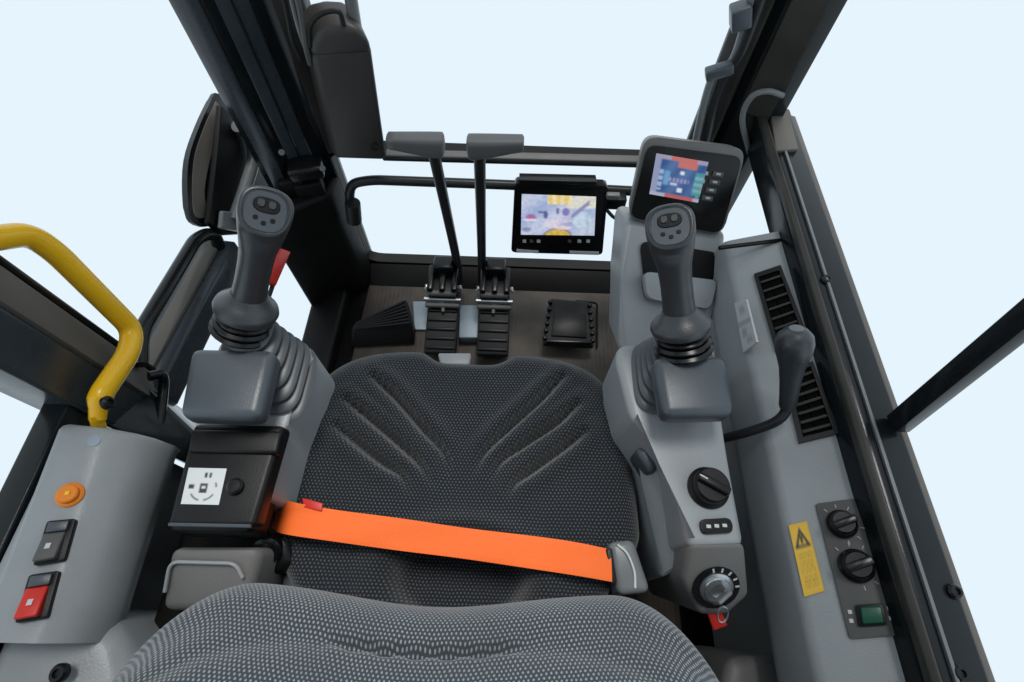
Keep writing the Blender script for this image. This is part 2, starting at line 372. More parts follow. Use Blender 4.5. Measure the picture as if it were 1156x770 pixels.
obj('handrail', tube(fillet(hp, 0.05, 8), 0.0120), 'satin', cf)
obj('latch_arm', tube(cr([PX(168, 425, -0.56), PX(183, 424, -0.55), PX(184, 445, -0.55), PX(176, 505, -0.53)]), 0.0075), 'satin', cf)
# hinges and fittings in the front left corner
hin = []
for px, py, s, mm in ((330, 205, (0.05, 0.05, 0.04), 'dark'), (352, 216, (0.06, 0.04, 0.07), 'dark'), (345, 190, (0.07, 0.05, 0.03), 'satin'), (365, 235, (0.05, 0.03, 0.06), 'dark')):
    obj('hinge_block', box(PY(px, py, 0.80), s, (1, 0.3, 0), (0, 1, 0), 0.008), mm, cf)
for px, py in ((318, 172), (364, 190), (347, 254)):
    screw(PY(px, py, 0.785), (0.3, -0.6, 0.7), 0.006, cf, 'hose', 'bolt')

# hidden back wall and side panels, added to keep light out of the gaps
obj('rear_shade_panel', slab([(-0.60, -0.5, -0.05), (0.54, -0.5, -0.05), (0.54, -0.5, 0.95), (-0.60, -0.5, 0.95)], (0, -0.04, 0), .006), 'plate', cf)
obj('side_shade_panel', slab([(0.470, -0.5, -0.05), (0.470, 0.52, -0.05), (0.470, 0.52, 0.497), (0.470, -0.5, 0.497)], (0.02, 0, 0), .004), 'dark', cf)
obj('side_shade_panel', slab([(-0.60, -0.5, -0.05), (-0.60, 0.20, -0.05), (-0.60, 0.20, 0.49), (-0.60, -0.5, 0.49)], (0.02, 0, 0), .004), 'dark', cf)
for x in (-0.57, 0.51): obj('rear_post', post([(x - .03, -0.54), (x + .03, -0.54), (x + .03, -0.46), (x - .03, -0.46)], 0.9, 1.52, .006), 'frame', cf)
# unseen roof added to darken the interior, its opening lets top light in
SHADE_ROOF_Z = 1.52
def shade_roof():
    bm = bmesh.new(); o = [(-0.60, -0.75), (0.56, -0.75), (0.56, 0.90), (-0.60, 0.90)]; i = [(-0.38, -0.05), (0.34, -0.05), (0.34, 0.62), (-0.38, 0.62)]
    L4 = [[bm.verts.new((x, y, z)) for x, y in q] for q, z in ((i, SHADE_ROOF_Z), (o, SHADE_ROOF_Z), (o, SHADE_ROOF_Z + .06), (i, SHADE_ROOF_Z + .06))]
    for k in range(4):
        for j in range(4): bm.faces.new((L4[k][j], L4[k][(j + 1) % 4], L4[(k + 1) % 4][(j + 1) % 4], L4[(k + 1) % 4][j]))
    return bm
obj('shade_roof', shade_roof(), 'plate', cf)

# ================================================================== wiring on the right pillar
t = thing('wiring_harness', 'bundle of grey and black hoses clipped up the right front pillar', 'hoses', PY(800, 120, 0.84))
def pyl(l, y): return [PY(a, b, y) for a, b in l]
obj('hose', tube(cr(pyl([(786, 158), (797, 110), (808, 82), (826, 70), (838, 40), (852, -12)], 0.835)), 0.0075), 'hose', t)
obj('hose', tube(cr(pyl([(797, 158), (806, 120), (818, 86), (832, 66), (844, 40), (862, -12)], 0.83)), 0.009), 'lever', t)
obj('hose', tube(cr(pyl([(846, 172), (838, 135), (848, 110), (866, 103), (884, 108)], 0.80)), 0.005), 'hose', t)
obj('clip', box(PY(812, 80, 0.825), (0.045, 0.02, 0.02), (1, 0, 0.4), (0, 1, 0), 0.004), 'mid', t)
obj('connector', box(PY(836, 18, 0.83), (0.03, 0.03, 0.035), (1, 0, 0.4), (0, 1, 0), 0.004), 'mid', t)

# ================================================================== wiper motor
t = thing('wiper_motor', 'dark grey wiper motor cover with domed top beside the left pillar', 'wiper motor', PY(398, 185, 0.81))
q = [PY(350, 60, 0.80), PY(420, 52, 0.80), PY(438, 183, 0.80), PY(378, 181, 0.80)]
hs = obj('housing', slab(q, (-0.03, 0.06, 0.01), 0.012, 4), 'wiper', t)
q2 = [PY(351, 48, 0.795), PY(362, 34, 0.795), PY(380, 30, 0.795), PY(402, 31, 0.795), PY(416, 44, 0.795), PY(422, 62, 0.795), PY(352, 66, 0.795)]
obj('cap', slab(q2, (-0.03, 0.06, 0.01), 0.012, 4), 'wiper', t)
screw(PY(423, 166, 0.795), (0, -1, 0.5), 0.007, t, 'black')
obj('cable', tube(cr([PY(350, 52, 0.80), PY(350, 30, 0.80), PY(362, 16, 0.80), PY(382, 13, 0.80), PY(388, 28, 0.80)]), 0.004), 'rubber', t)
for k, (x0, x1) in enumerate(((330, 349), (322, 342), (337, 352))):
    obj('cable', tube(cr([PY(x0 - 4, -12, 0.80), PY(x0 + 2, 14, 0.80), PY(x0 + 8, 36 + 8 * k, 0.80), PY(x1 - 2, 62 + 5 * k, 0.81)]), .0032 + .0008 * k, 8), ('hose', 'rubber', 'plate')[k], t)
obj('wiper_rod', tube([PY(402, 34, 0.83), PY(394, -14, 0.83)], 0.010), 'hose', t)

# ================================================================== side mirror
t = thing('side_mirror', 'black curved mirror housing outside the left front pillar on a grey arm', 'mirror', PX(225, 240, -0.66))
out = [(243, 104), (226, 140), (213, 180), (212, 225), (218, 250), (240, 253), (238, 215), (246, 170), (258, 130), (259, 112)]
inn = [(244, 114), (230, 146), (219, 184), (219, 240), (234, 243), (231, 215), (239, 172), (251, 130)]
pl = plane(PX(243, 104, -0.62), PX(212, 225, -0.62), PX(240, 253, -0.60))
clo = lambda l: [V((p.x, p.y)) for p in cr([V((x, y, 0)) for x, y in l + l[:1]], 4)][:-1]
out, inn = clo(out), clo(inn)
obj('housing', slab([PP(x, y, *pl) for x, y in out], pl[1] * -0.014, 0.003), 'satin', t)
obj('face', slab([PP(x, y, *pl, 0.002) for x, y in inn], pl[1] * -0.006, 0.001), 'taupe', t)
obj('arm', tube(cr([PX(268, 142, -0.575), PX(282, 155, -0.575), PX(286, 180, -0.575), PX(276, 215, -0.575), PX(264, 250, -0.575)]), 0.013), 'hose', t)
obj('bracket', slab([PX(250, 118, -0.59), PX(290, 150, -0.59), PX(318, 200, -0.59), PX(318, 262, -0.59), PX(252, 266, -0.59), PX(236, 252, -0.59), PX(246, 170, -0.59)], (-0.012, 0, 0), 0.004), 'dark', t)
obj('arm_foot', slab([PX(252, 238, -0.575), PX(276, 240, -0.575), PX(272, 262, -0.575), PX(250, 258, -0.575)], (-0.01, 0, 0), 0.004), 'hose', t)

# ================================================================== seat
seat = thing('operator_seat', 'charcoal dotted fabric operator seat with V shaped ribs in the cushion', 'seat', (SX, 0.1, 0))
def seg_d(p, a, b):
    ab = b - a; t = max(0, min(1, (p - a).dot(ab) / ab.dot(ab))); return (p - (a + ab * t)).length
gro = []
for line in (((423, 427), (445, 447), (475, 481), (502, 511), (509, 538)), ((394, 454), (421, 476), (455, 505), (478, 528), (489, 548)), ((384, 484), (404, 501), (431, 522), (455, 538), (466, 560)),
             ((634, 427), (607, 454), (573, 484), (546, 511), (534, 534)), ((650, 459), (627, 479), (593, 501), (564, 522), (554, 545)), ((657, 491), (634, 508), (600, 532), (581, 546), (573, 562))):
    P = [V((PZ(x, y, .415).x, PZ(x, y, .415).y)) for x, y in line]
    P = [p.to_2d() for p in cr([p.to_3d() for p in P], 4)]; n = len(P)
    wt = [min(1, .35 + i / n * 4) * min(1, (n - 1 - i) / n * 2.2) for i in range(n)]
    gro += [(P[i], P[i + 1], (wt[i] + wt[i + 1]) / 2) for i in range(n - 1)]
bowl = PZ(520, 652, 0.40)
cyf = PZ(520, 402, 0.42).y; CY0, CY1 = -0.11, cyf + 0.022; CHW = 0.262
def cushion():
    bm = bmesh.new(); uvl = bm.loops.layers.uv.new('UVMap'); n = 200; n_exp = 4.2
    rows = []
    yc, hy = (CY0 + CY1) / 2, (CY1 - CY0) / 2
    for j in range(n + 1):
        row = []
        for i in range(n + 1):
            u, v = -1 + 2 * i / n, -1 + 2 * j / n
            r = max(abs(u), abs(v)); s = (abs(u) ** n_exp + abs(v) ** n_exp) ** (1 / n_exp) if r > 0 else 1
            r0 = 0.80
            if r < r0: rr, drop = r / r0 * 0.87, 0.0
            else:
                ang = (r - r0) / (1 - r0) * math.pi / 2 * 1.12; rr = 0.87 + 0.13 * math.sin(min(ang, math.pi / 2)); drop = 0.045 * (1 - math.cos(ang)) + (0.07 if r > 0.999 else 0)
            k = rr / s if s > 0 else 0
            X, Y = u * k, v * k
            if r == 0: X = Y = 0
            tq = min(1, max(0, (-Y - 0.12) / 0.42)); taper = (1 - 0.05 * max(0, Y) ** 2) * (1 - 0.21 * tq * tq * (3 - 2 * tq))
            x = SX + X * CHW * taper; y = yc + Y * hy
            notch = 0.022 * math.exp(-(X / 0.27) ** 6) * max(0, Y) ** 2.5          # dip in the front edge
            y -= notch
            z = 0.425 - drop + 0.018 * (abs(X) ** 3) * (1 - 0.5 * abs(Y)) - 0.020 * max(0, -Y) ** 2 - 0.008 * max(0, Y) ** 3
            z -= 0.014 * math.exp(-(X / 0.30) ** 2) * max(0, 0.8 - abs(Y - 0.1))
            if r < 0.9:
                p = V((x, y)); g = 0; rb = 0
                if -0.75 < Y < 0.9 and abs(X) < .85:
                    for a, b, wv in gro:
                        if abs(a.x - x) > .05 or abs(a.y - y) > .05: continue
                        d = seg_d(p, a, b)
                        g = max(g, wv * math.exp(-(d / 0.0066) ** 2)); rb = max(rb, wv * math.exp(-((d - 0.018) / 0.010) ** 2))
                z += -0.027 * g + 0.0075 * rb * (1 - g)
                q = math.hypot((x - bowl.x) / 0.088, (y - bowl.y) / 0.052)       # hollow at the back of the cushion
                z += -0.050 * (1 / (1 + math.exp((q - 1) / 0.07))) + 0.010 * math.exp(-((q - 1.35) / 0.25) ** 2)
            row.append((bm.verts.new((x, y, max(z, 0.337) if drop < .04 else z)), (x, y + drop * (1 if Y > 0 else -1) * (abs(v) > abs(u)) + 0, drop * (abs(u) >= abs(v)) * (1 if u > 0 else -1))))
        rows.append(row)
    for j in range(n):
        for i in range(n):
            q = (rows[j][i], rows[j][i + 1], rows[j + 1][i + 1], rows[j + 1][i]); f = bm.faces.new([a[0] for a in q])
            for l, a in zip(f.loops, q): l[uvl].uv = (a[1][0] + a[1][2], a[1][1])
    return bm
obj('cushion', cushion(), 'fabric', seat, 60)
def backrest():
    bm = bmesh.new(); uvl = bm.loops.layers.uv.new('UVMap')
    prof = cr([V((0, y, z)) for y, z in ((-0.07, 0.44), (-0.03, 0.48), (0.004, 0.54), (0.022, 0.59), (0.026, 0.625), (0.014, 0.655), (-0.008, 0.668), (-0.035, 0.690), (-0.08, 0.725), (-0.13, 0.775), (-0.165, 0.83), (-0.19, 0.88), (-0.225, 0.905), (-0.27, 0.89), (-0.275, 0.80), (-0.22, 0.64), (-0.17, 0.50), (-0.10, 0.43))], 14)
    cum = [0]
    for a, b in zip(prof, prof[1:]): cum.append(cum[-1] + (b - a).length)
    n = 96; rows = []
    for k, p in enumerate(prof):
        row = []
        for i in range(n + 1):
            u = -1 + 2 * i / n; W = 0.266; au = abs(u)
            e = max(0, (au - 0.62) / 0.38); rc = 1 - math.sqrt(max(0, 1 - e * e))
            y, z = p.y, p.z
            front = 1 if k < 100 else 0
            core = V((0, -0.13, 0.62 + max(0, z - 0.62) * 0.8 - max(0, 0.62 - z) * 0.2))
            y = y + (core.y - y) * rc * 0.85; z = z + (core.z - z) * rc * 0.55
            dip = math.exp(-(u / 0.42) ** 2)
            if cum[k] < 0.42: y -= 0.017 * dip
            # horizontal lumbar crease and curved panel seam
            sm = cum[k] - (0.272 + 0.15 * max(0, au - 0.24) ** 2)
            ww = 0.0042 if au < 0.30 else 0.009; sm += .0016 * math.sin(u * 62) * math.exp(-(u / .3) ** 4)
            fd = max(0, 1 - max(0, au - 0.7) / 0.2); dep = (0.0035 + 0.0085 / (1 + math.exp((au - 0.29) / 0.02))) * math.exp(-(sm / ww) ** 2) * fd
            nn = V((0, 0.5, 0.85))
            y -= nn.y * dep; z -= nn.z * dep
            sw = 0.005 * math.exp(-((sm - 0.025) / 0.02) ** 2) * fd
            z += sw
            row.append((bm.verts.new((SX + 0.008 + u * W, y, z)), u * W * (1 + 0.0 * rc), cum[k]))
        rows.append(row)
    for j in range(len(rows) - 1):
        for i in range(n):
            q = (rows[j][i], rows[j][i + 1], rows[j + 1][i + 1], rows[j + 1][i]); f = bm.faces.new([a[0] for a in q])
            for l, a in zip(f.loops, q): l[uvl].uv = (a[1], a[2])
    return bm
obj('backrest', backrest(), 'fabric_lit', seat, 60)
obj('seat_base', box((SX, 0.10, 0.16), (0.36, 0.40, 0.30), bevel=0.03), 'dark', seat)
obj('seat_pan', slab([(SX - 0.235, -0.1, 0.325), (SX + 0.235, -0.1, 0.325), (SX + 0.235, CY1 - 0.05, 0.325), (SX - 0.235, CY1 - 0.05, 0.325)], (0, 0, -0.03), 0.01), 'black', seat)
hq = [PZ(494, 398, 0.395), PZ(532, 398, 0.395), PZ(530, 412, 0.395), PZ(497, 412, 0.395)]
obj('slide_handle', slab(hq, (0, 0, -0.015), 0.004), 'grey', seat)
obj('recliner_cover', slab([PZ(318, 640, 0.405), PZ(354, 622, 0.405), PZ(380, 664, 0.395), PZ(310, 690, 0.395)], (0, 0, -0.12), 0.014, 4), 'mid', seat)

# ================================================================== seat belt
t = thing('seat_belt', 'orange lap belt fastened across the seat cushion', 'seat belt', (SX, 0.08, 0.44))
def belt():
    bm = bmesh.new(); uvl = bm.loops.layers.uv.new('UVMap')
    c = [((313, 562), (303, 592)), ((320, 562), (308, 597)), ((331, 567), (322, 603)), ((385, 576), (381, 612)), ((450, 585), (447, 621)), ((520, 595), (518, 630)), ((600, 605), (600, 642)), ((650, 612), (652, 650)), ((690, 620), (691, 657))]
    zs = [0.405, 0.44, 0.466, 0.462, 0.452, 0.448, 0.450, 0.458, 0.464]
    A = cr([PZ(*a, z) for (a, b), z in zip(c, zs)], 8); B = cr([PZ(*b, z) for (a, b), z in zip(c, zs)], 8); nv = 10; rows = []; s = 0
    for k, (p, q) in enumerate(zip(A, B)):
        if k: s += (p - A[k - 1]).length
        row = []
        for j in range(nv + 1):
            x = p.lerp(q, j / nv); wv = 0.0022 * math.sin(s * 34 + j * .3) * (1 - j / nv * .5) * (1.3 if s < .2 else .7) + .0012 * math.sin(s * 90 + j) * max(0, 1 - s / .16); x = x + V((0, 0, wv))
            row.append((bm.verts.new(x), s, j / nv * 0.045))
        row[0][0].co.z -= .0006; row[-1][0].co.z -= .0006; rows.append(row)
    for k in range(len(rows) - 1):
        for j in range(nv):
            qd = (rows[k][j], rows[k][j + 1], rows[k + 1][j + 1], rows[k + 1][j]); f = bm.faces.new([a[0] for a in qd])
            for l, a in zip(f.loops, qd): l[uvl].uv = a[1:]
    bmesh.ops.recalc_face_normals(bm, faces=bm.faces[:])
    bmesh.ops.solidify(bm, geom=bm.faces[:], thickness=0.0016)
    return bm
obj('webbing', belt(), 'belt', t, 50)
q = [PZ(686, 612, 0.462), PZ(716, 608, 0.462), PZ(736, 668, 0.455), PZ(698, 672, 0.455)]
bk = obj('buckle', slab(q, (0, 0, -0.05), 0.009, 4), 'hose', t)
obj('buckle_slot', slab([PZ(684, 619, 0.4645), PZ(691, 619, 0.4645), PZ(697, 658, 0.459), PZ(690, 661, 0.459)], (0, 0, -0.012), 0.002), 'black', bk)
obj('buckle_highlight', tube(cr([PZ(697, 615, 0.463), PZ(708, 625, 0.462), PZ(716, 645, 0.459), PZ(717, 664, 0.456)]), 0.0016), 'white', bk)  # white crescent laid on the buckle as its highlight
obj('retractor', slab([PZ(296, 600, 0.445), PZ(326, 604, 0.445), PZ(332, 640, 0.435), PZ(298, 650, 0.435)], (0, 0, -0.07), 0.012, 3), 'black', t)
obj('anchor', lathe(PZ(303, 618, 0.445), (0.2, -0.5, 0.8), [(0, 0), (0.018, 0), (0.018, 0.012), (0.012, 0.016), (0, 0.016)]), 'satin', t)
obj('label_tag', slab([PZ(341, 562, 0.466), PZ(364, 568, 0.466), PZ(363, 577, 0.466), PZ(343, 573, 0.466)], (0, 0, -0.003), 0.0008), 'red', t)

# ================================================================== left control console
lc = thing('control_console', 'grey armrest console left of the seat with black storage lid', 'control console', PZ(270, 500, 0))
top = [PZ(352, 392, 0.53), PZ(356, 404, 0.53), PZ(322, 482, 0.53), PZ(300, 560, 0.53), PZ(212, 560, 0.53), PZ(222, 470, 0.53), PZ(246, 385, 0.53), PZ(330, 380, 0.53)]
obj('body', slab(top, (0.0, 0, -0.24), 0.010, 3), 'grey', lc)
obj('gap_filler', slab([(-0.452, -0.12, 0.0), (-0.315, -0.12, 0.0), (-0.315, 0.26, 0.0), (-0.452, 0.26, 0.0)], (0, 0, 0.41), .01), 'dark', lc)  # black filler added to close the gap and keep it dark like shade
q = [PZ(214, 391, 0.60), PZ(310, 393, 0.60), PZ(292, 472, 0.60), PZ(199, 470, 0.60)]
pd = obj('armrest_pad', slab(q, (0, 0, -0.034), 0.012, 5), 'mid', lc)
q = [PZ(218, 478, 0.553), PZ(320, 480, 0.553), PZ(286, 596, 0.553), PZ(187, 594, 0.553)]
lid = obj('storage_lid', slab(q, (0, 0.004, -0.03), 0.007, 4), 'black', lc)
obj('lid_hinge', slab([PZ(216, 484, 0.559), PZ(318, 486, 0.559), PZ(312, 512, 0.559), PZ(211, 510, 0.559)], (0, 0, -0.02), 0.004), 'black', lid)
obj('lid_skirt', slab([PZ(222, 482, 0.52), PZ(318, 484, 0.52), PZ(283, 602, 0.52), PZ(189, 600, 0.52)], (0, 0, -0.05), 0.007), 'black', lid)
obj('knob', lathe(PZ(267, 550, 0.553), (0, 0, 1), [(0, 0), (0.0095, 0), (0.0095, 0.005), (0.007, 0.0075), (0, 0.008)]), 'black', lid)
def stick_lc(u, v):
    c = (0.62, 0.64, 0.64)
    k = (0.03, 0.03, 0.03); d = math.hypot(u - .5, v - .56); an = math.atan2(v - .56, u - .5)
    if abs(u - .5) < .10 and abs(v - .56) < .13 and not (abs(u - .5) < .05 and .50 < v < .57): return k          # lever outline
    if abs(u - .56) < .09 and abs(v - .20) < .07 and not abs(u - .56) < .025: return k                            # upper pictogram
    if abs(u - .18) < .07 and abs(v - .52) < .06: return k                                                        # left pictogram
    if abs(d - .33) < .022 and (.5 < an < 1.4 or 1.75 < an < 2.65 or -.5 < an < -.1): return (.12, .12, .12)      # arrows round it
    return c
obj('lid_edge_highlight', tube([PZ(191, 592, .5535), PZ(283, 594, .5535)], .0022, 8), 'mid', lid)  # paler tube added as the highlight along the lid edge
nz = V((0, 0, 1))
obj('sticker', grid_print([PZ(213, 528, 0.5535), PZ(256, 529, 0.5535), PZ(247, 570, 0.5535), PZ(204, 569, 0.5535)], 36, 36, soft(stick_lc, .015)), 'print', lid)
q = [PZ(190, 618, 0.50), PZ(296, 618, 0.50), PZ(282, 672, 0.47), PZ(262, 690, 0.455), PZ(180, 690, 0.455)]
lb = obj('lower_box', slab(q, (0, 0.03, -0.26), 0.012, 4), 'grey_warm', lc)
obj('rib', tube(fillet([PZ(186, 668, 0.474), PZ(192, 634, 0.494), PZ(266, 636, 0.4935), PZ(274, 652, 0.484)], 0.012), 0.0022, 8), 'grey', lb)

# ================================================================== joysticks
def joystick(label, bpx, hpx, ba, bz, hz, side):
    B = PZ(*bpx, bz); H = PZ(*hpx, hz); A = (H - B).normalized()
    t = thing('joystick', label, 'joystick', B + V((0, 0, -0.1)), 'joysticks on the armrest consoles')
    toC = (CAM - H); D = (toC - A * toC.dot(A)).normalized(); S = A.cross(D).normalized(); Ln = (H - B).length
    prof = [(-0.10, .019, .019, 0, 0), (0.0, .021, .0205, 0, 0), (0.12, .0198, .0195, 0, 0), (0.3, .0188, .0200, .000, 0), (0.5, .0188, .0215, .001, 2), (0.66, .0200, .0230, .003, 8), (0.80, .0228, .0245, .005, 20), (0.92, .0255, .0262, .007, 36), (1.02, .0272, .0275, .0095, 48), (1.08, .0272, .0278, .0125, 52)]
    pp = []
    for i in range(len(prof) - 1):
        for k in range(4):
            q = k / 4; q = q * q * (3 - 2 * q) if False else q
            pp.append([prof[i][j] * (1 - q) + prof[i + 1][j] * q for j in range(5)])
    pp.append(prof[-1]); rings = []
    def oring(c, rs, rd, phi, n=32, e=0.82):
        Q = D * math.cos(phi) - A * math.sin(phi); r = []
        for j in range(n):
            a = 2 * math.pi * j / n; ca, sa = math.cos(a), math.sin(a)
            wv = 1 + 0.10 * (-sa)                                   # a little wider at the crown than at the throat
            r.append(c + S * (rs * wv * abs(ca) ** e * (1 if ca > 0 else -1)) + Q * (rd * abs(sa) ** e * (1 if sa > 0 else -1)))
        return r
    for h, rs, rd, off, ph in pp: rings.append(oring(B + A * (h * Ln) + D * off, rs, rd, R(ph)))
    phi = R(52); Fn = A * math.cos(phi) + D * math.sin(phi); Fu = -(D * math.cos(phi) - A * math.sin(phi))
    Fc = B + A * (1.08 * Ln) + D * .0125
    for k in range(1, 5):
        a = k / 4 * math.pi / 2; rings.append(oring(Fc + Fn * (.004 * math.sin(a)), .0272 - .004 * (1 - math.cos(a)), .0278 - .004 * (1 - math.cos(a)), phi))
    rings.append(oring(Fc + Fn * .0028, .0222, .0228, phi)); Fc = Fc + Fn * .0028
    g = obj('grip', loft(rings), 'stick', t, 50)
    # face panel on the operator's side of the head
    oval = lambda c, rx, ry, n=28, e=0.75: [c + S * (rx * abs(math.cos(a)) ** e * (1 if math.cos(a) > 0 else -1)) + Fu * (ry * abs(math.sin(a)) ** e * (1 if math.sin(a) > 0 else -1)) for a in [2 * math.pi * k / n for k in range(n)]]
    fp = obj('face_panel', loft([oval(Fc - Fn * .003, .0214, .0220), oval(Fc, .0214, .0220), oval(Fc + Fn * .0010, .0204, .0210)]), 'mid', g, 40)
    c1 = Fc + Fu * 0.007 + Fn * .0008
    obj('button_pad', loft([oval(c1, .0135, .0085), oval(c1 + Fn * .0018, .0125, .0078)]), 'black', fp)
    for dx, dy in ((-.0055, .001), (.0055, .001)):
        c2 = c1 + S * dx + Fu * dy + Fn * .0018
        obj('button', loft([oval(c2, .0042, .0046, 16), oval(c2 + Fn * .002, .0034, .0038, 16)]), 'stick', fp)
    for dx, dy in ((-.0085, -.008), (.0085, -.008), (0, -.0125)):
        c2 = Fc + S * dx + Fu * dy + Fn * .0010
        obj('button', loft([oval(c2, .0026, .0026, 14), oval(c2 + Fn * .0008, .0022, .0022, 14)]), 'black', fp)
    # collar and corrugated boot
    obj('collar', lathe(B, A, [(0.0, -.014), (.030, -.014), (.036, -.010), (.0375, -.004), (.036, .001), (.028, .008), (.0225, .015), (.0205, .018), (0, .018)], 32), 'stick', t, 40)
    for k in range(3):
        obj('collar_ring', lathe(B - A * (.019 + .0095 * k), A, [(0, -.004), (.030 + .002 * k, -.004), (.0335 + .002 * k, -.001), (.0335 + .002 * k, .001), (.030 + .002 * k, .004), (0, .004)], 32), 'satin', t, 40)
    C0 = B - A * 0.022; BC = ba; rings = []; nf = 7
    for k in range(nf * 8 + 1):
        f = k / (nf * 8); w_ = abs(math.cos(k / 8 * math.pi)) ** 0.6       # sharp grooves, round ridges
        c = C0.lerp(BC, f ** 0.9); hx = .024 + (.064 - .024) * f ** 0.9; hy = .024 + (.060 - .024) * f ** 0.9; amp = .014 + .004 * f
        ring = []; e = 1.0 - 0.55 * min(1, f * 1.3)
        for j in range(40):
            a = 2 * math.pi * j / 40; ca, sa = math.cos(a), math.sin(a)
            ring.append(c + V(((hx - amp * (1 - w_)) * abs(ca) ** e * (1 if ca > 0 else -1), (hy - amp * (1 - w_)) * abs(sa) ** e * (1 if sa > 0 else -1), 0)))
        rings.append(ring)
    obj('boot', loft(rings), 'boot', t, 40)
    return t
joystick('dark grey joystick on the left armrest console near the yellow handle', (279, 345), (299, 243), PZ(299, 432, 0.525), 0.63, 0.735, -1)
joystick('dark grey joystick on the right armrest console in front of the tall display column', (768, 364), (757, 262), PZ(762, 432, 0.525), 0.62, 0.715, 1)

# ================================================================== right control console
rc = thing('control_console', 'grey armrest console right of the seat with dial and ignition lock', 'control console', PZ(780, 520, 0))
top = [PZ(700, 388, 0.53), PZ(694, 402, 0.53), PZ(712, 470, 0.53), PZ(752, 520, 0.53), PZ(778, 618, 0.53), PZ(842, 616, 0.53), PZ(813, 470, 0.53), PZ(808, 385, 0.53)]
bot = [V((p.x + (-0.02 if i < 5 and i > 1 else 0), p.y, 0.25)) for i, p in enumerate(top)]
obj('body', hexa(bmesh.new(), top, bot, 0.010, 4), 'grey', rc)
q = [PZ(778, 614, 0.532), PZ(842, 612, 0.532), PZ(847, 672, 0.485), PZ(822, 694, 0.465), PZ(790, 694, 0.465), PZ(770, 655, 0.495)]
keyp = plane(q[0], q[1], q[3])
kb = obj('lock_panel', slab(q, (0, 0.03, -0.22), 0.008, 4), 'grey_warm', rc)
obj('side_cover', slab([PZ(702, 440, 0.50), PZ(724, 505, 0.50), PZ(752, 522, 0.50), PZ(772, 640, 0.48), PZ(746, 655, 0.44), PZ(726, 540, 0.46)], (0, 0, -0.2), 0.010, 3), 'grey', rc)
q = [PZ(738, 401, 0.60), PZ(822, 400, 0.60), PZ(832, 468, 0.60), PZ(750, 470, 0.60)]
obj('armrest_pad', slab(q, (0, 0, -0.034), 0.012, 5), 'mid', rc)
obj('pivot', slab([PZ(716, 506, 0.50), PZ(738, 500, 0.50), PZ(752, 520, 0.50), PZ(736, 536, 0.50)], (0, 0, -0.05), 0.008), 'mid', rc)
dc = PZ(799, 551, 0.53)
dl = obj('dial', lathe(dc, nz, [(0, 0), (.0255, 0), (.0255, .003), (.022, .006), (.0215, .016), (.019, .019), (0, .019)], 36), 'black', rc)
obj('dial_bar', box(dc + V((0, 0, .021)), (.040, .011, .009), (1, -0.55, 0), (0, 1, 0), .003), 'black', dl)
obj('pointer', box(dc + V((-.013, .007, .0265)), (.010, .0016, .001), (1, -0.55, 0), (0, 1, 0), 0), 'mark', dl)
ov = [PZ(788, 587, 0.53), PZ(824, 585, 0.53), PZ(827, 602, 0.53), PZ(791, 604, 0.53)]
sw = obj('indicator', slab(rquad(ov, 0.007, 4), (0, 0, 0.004), 0.001, 2), 'black', rc)
for k in range(3):
    c = bil(ov, 0.25 + 0.25 * k, 0.5) + V((0, 0, .0045))
    obj('mark', box(c, (.0055, .004, .001), bevel=0.0004), 'mark', sw)
kc = PP(808, 663, *keyp); kn = keyp[1]
kl = obj('ignition_lock', lathe(kc, kn, [(0, 0), (.0205, 0), (.0205, .003), (.0185, .0045), (.0165, .0048), (.0155, .0065), (.009, .007), (.008, .005), (0, .005)], 36), 'steel', rc)
obj('lock_scale', lathe(kc, kn, [(0, 0), (.0285, 0), (.0285, .0015), (0, .0015)], 36), 'satin', kl)
for k in range(5):
    a = 0.15 + k * .42; ax = V((1, 0, 0)); ay = kn.cross(ax).normalized(); ay = ay if ay.y > 0 else -ay; p = kc + (ax * math.cos(a) + ay * math.sin(a)) * .0248
    obj('scale_mark', box(p + kn * .0019, (.005, .0022, .0007), ax * math.cos(a) + ay * math.sin(a), kn.cross(ax), 0), 'mark', kl)
t = thing('ignition_key', 'key with an orange tag in the ignition lock of the right console', 'key', kc)
ks = (kn.cross(V((1, 0, 0)))).normalized()
obj('bow', box(kc + kn * .018, (.022, .005, .022), V((0.8, 0.6, 0)), None, .003), 'hose', t)
obj('key_tag', slab([PZ(797, 688, 0.46), PZ(812, 684, 0.46), PZ(822, 706, 0.44), PZ(806, 712, 0.44)], (0, 0, -0.004), 0.0015), 'red', t)
obj('key_ring', tube([kc + kn * .022 + V((.006 * math.cos(a), -.006 - .008 + .008 * math.sin(a), -0.004 - .006 * (1 - math.sin(a)))) for a in [k * math.pi / 8 for k in range(17)]], .0011, 8), 'steel', t)

# ================================================================== right side console
sc_ = thing('side_console', 'long grey console under the right window with two air vents', 'side console', (0.39, 0.2, 0))
R1, R2 = V((0.345, 0, 0.495)), V((0.440, 0, 0.532))
def sec(y, d=0): return [V((0.40, y, 0.06)), V((0.42, y, 0.36)), V((0.341 + d, y, 0.415)), V((0.338 + d, y, 0.422)), V((0.339 + d, y, 0.430)), V((0.346 + d, y, 0.489)), V((0.350 + d, y, 0.4965)), V((0.357 + d, y, 0.5005)), R2 + V((d, y, 0)), V((0.455, y, 0.50)), V((0.455, y, 0.06))]
obj('body', loft([sec(0.575, 0.006)] + [sec(0.57 - k * 0.05, 0.008 * (1 - k / 18)) for k in range(20)]), 'grey', sc_, 40)
cpl = plane(V((0.345, 0.0, 0.4955)), V((0.345, 0.3, 0.4955)), V((0.440, 0.0, 0.532)))
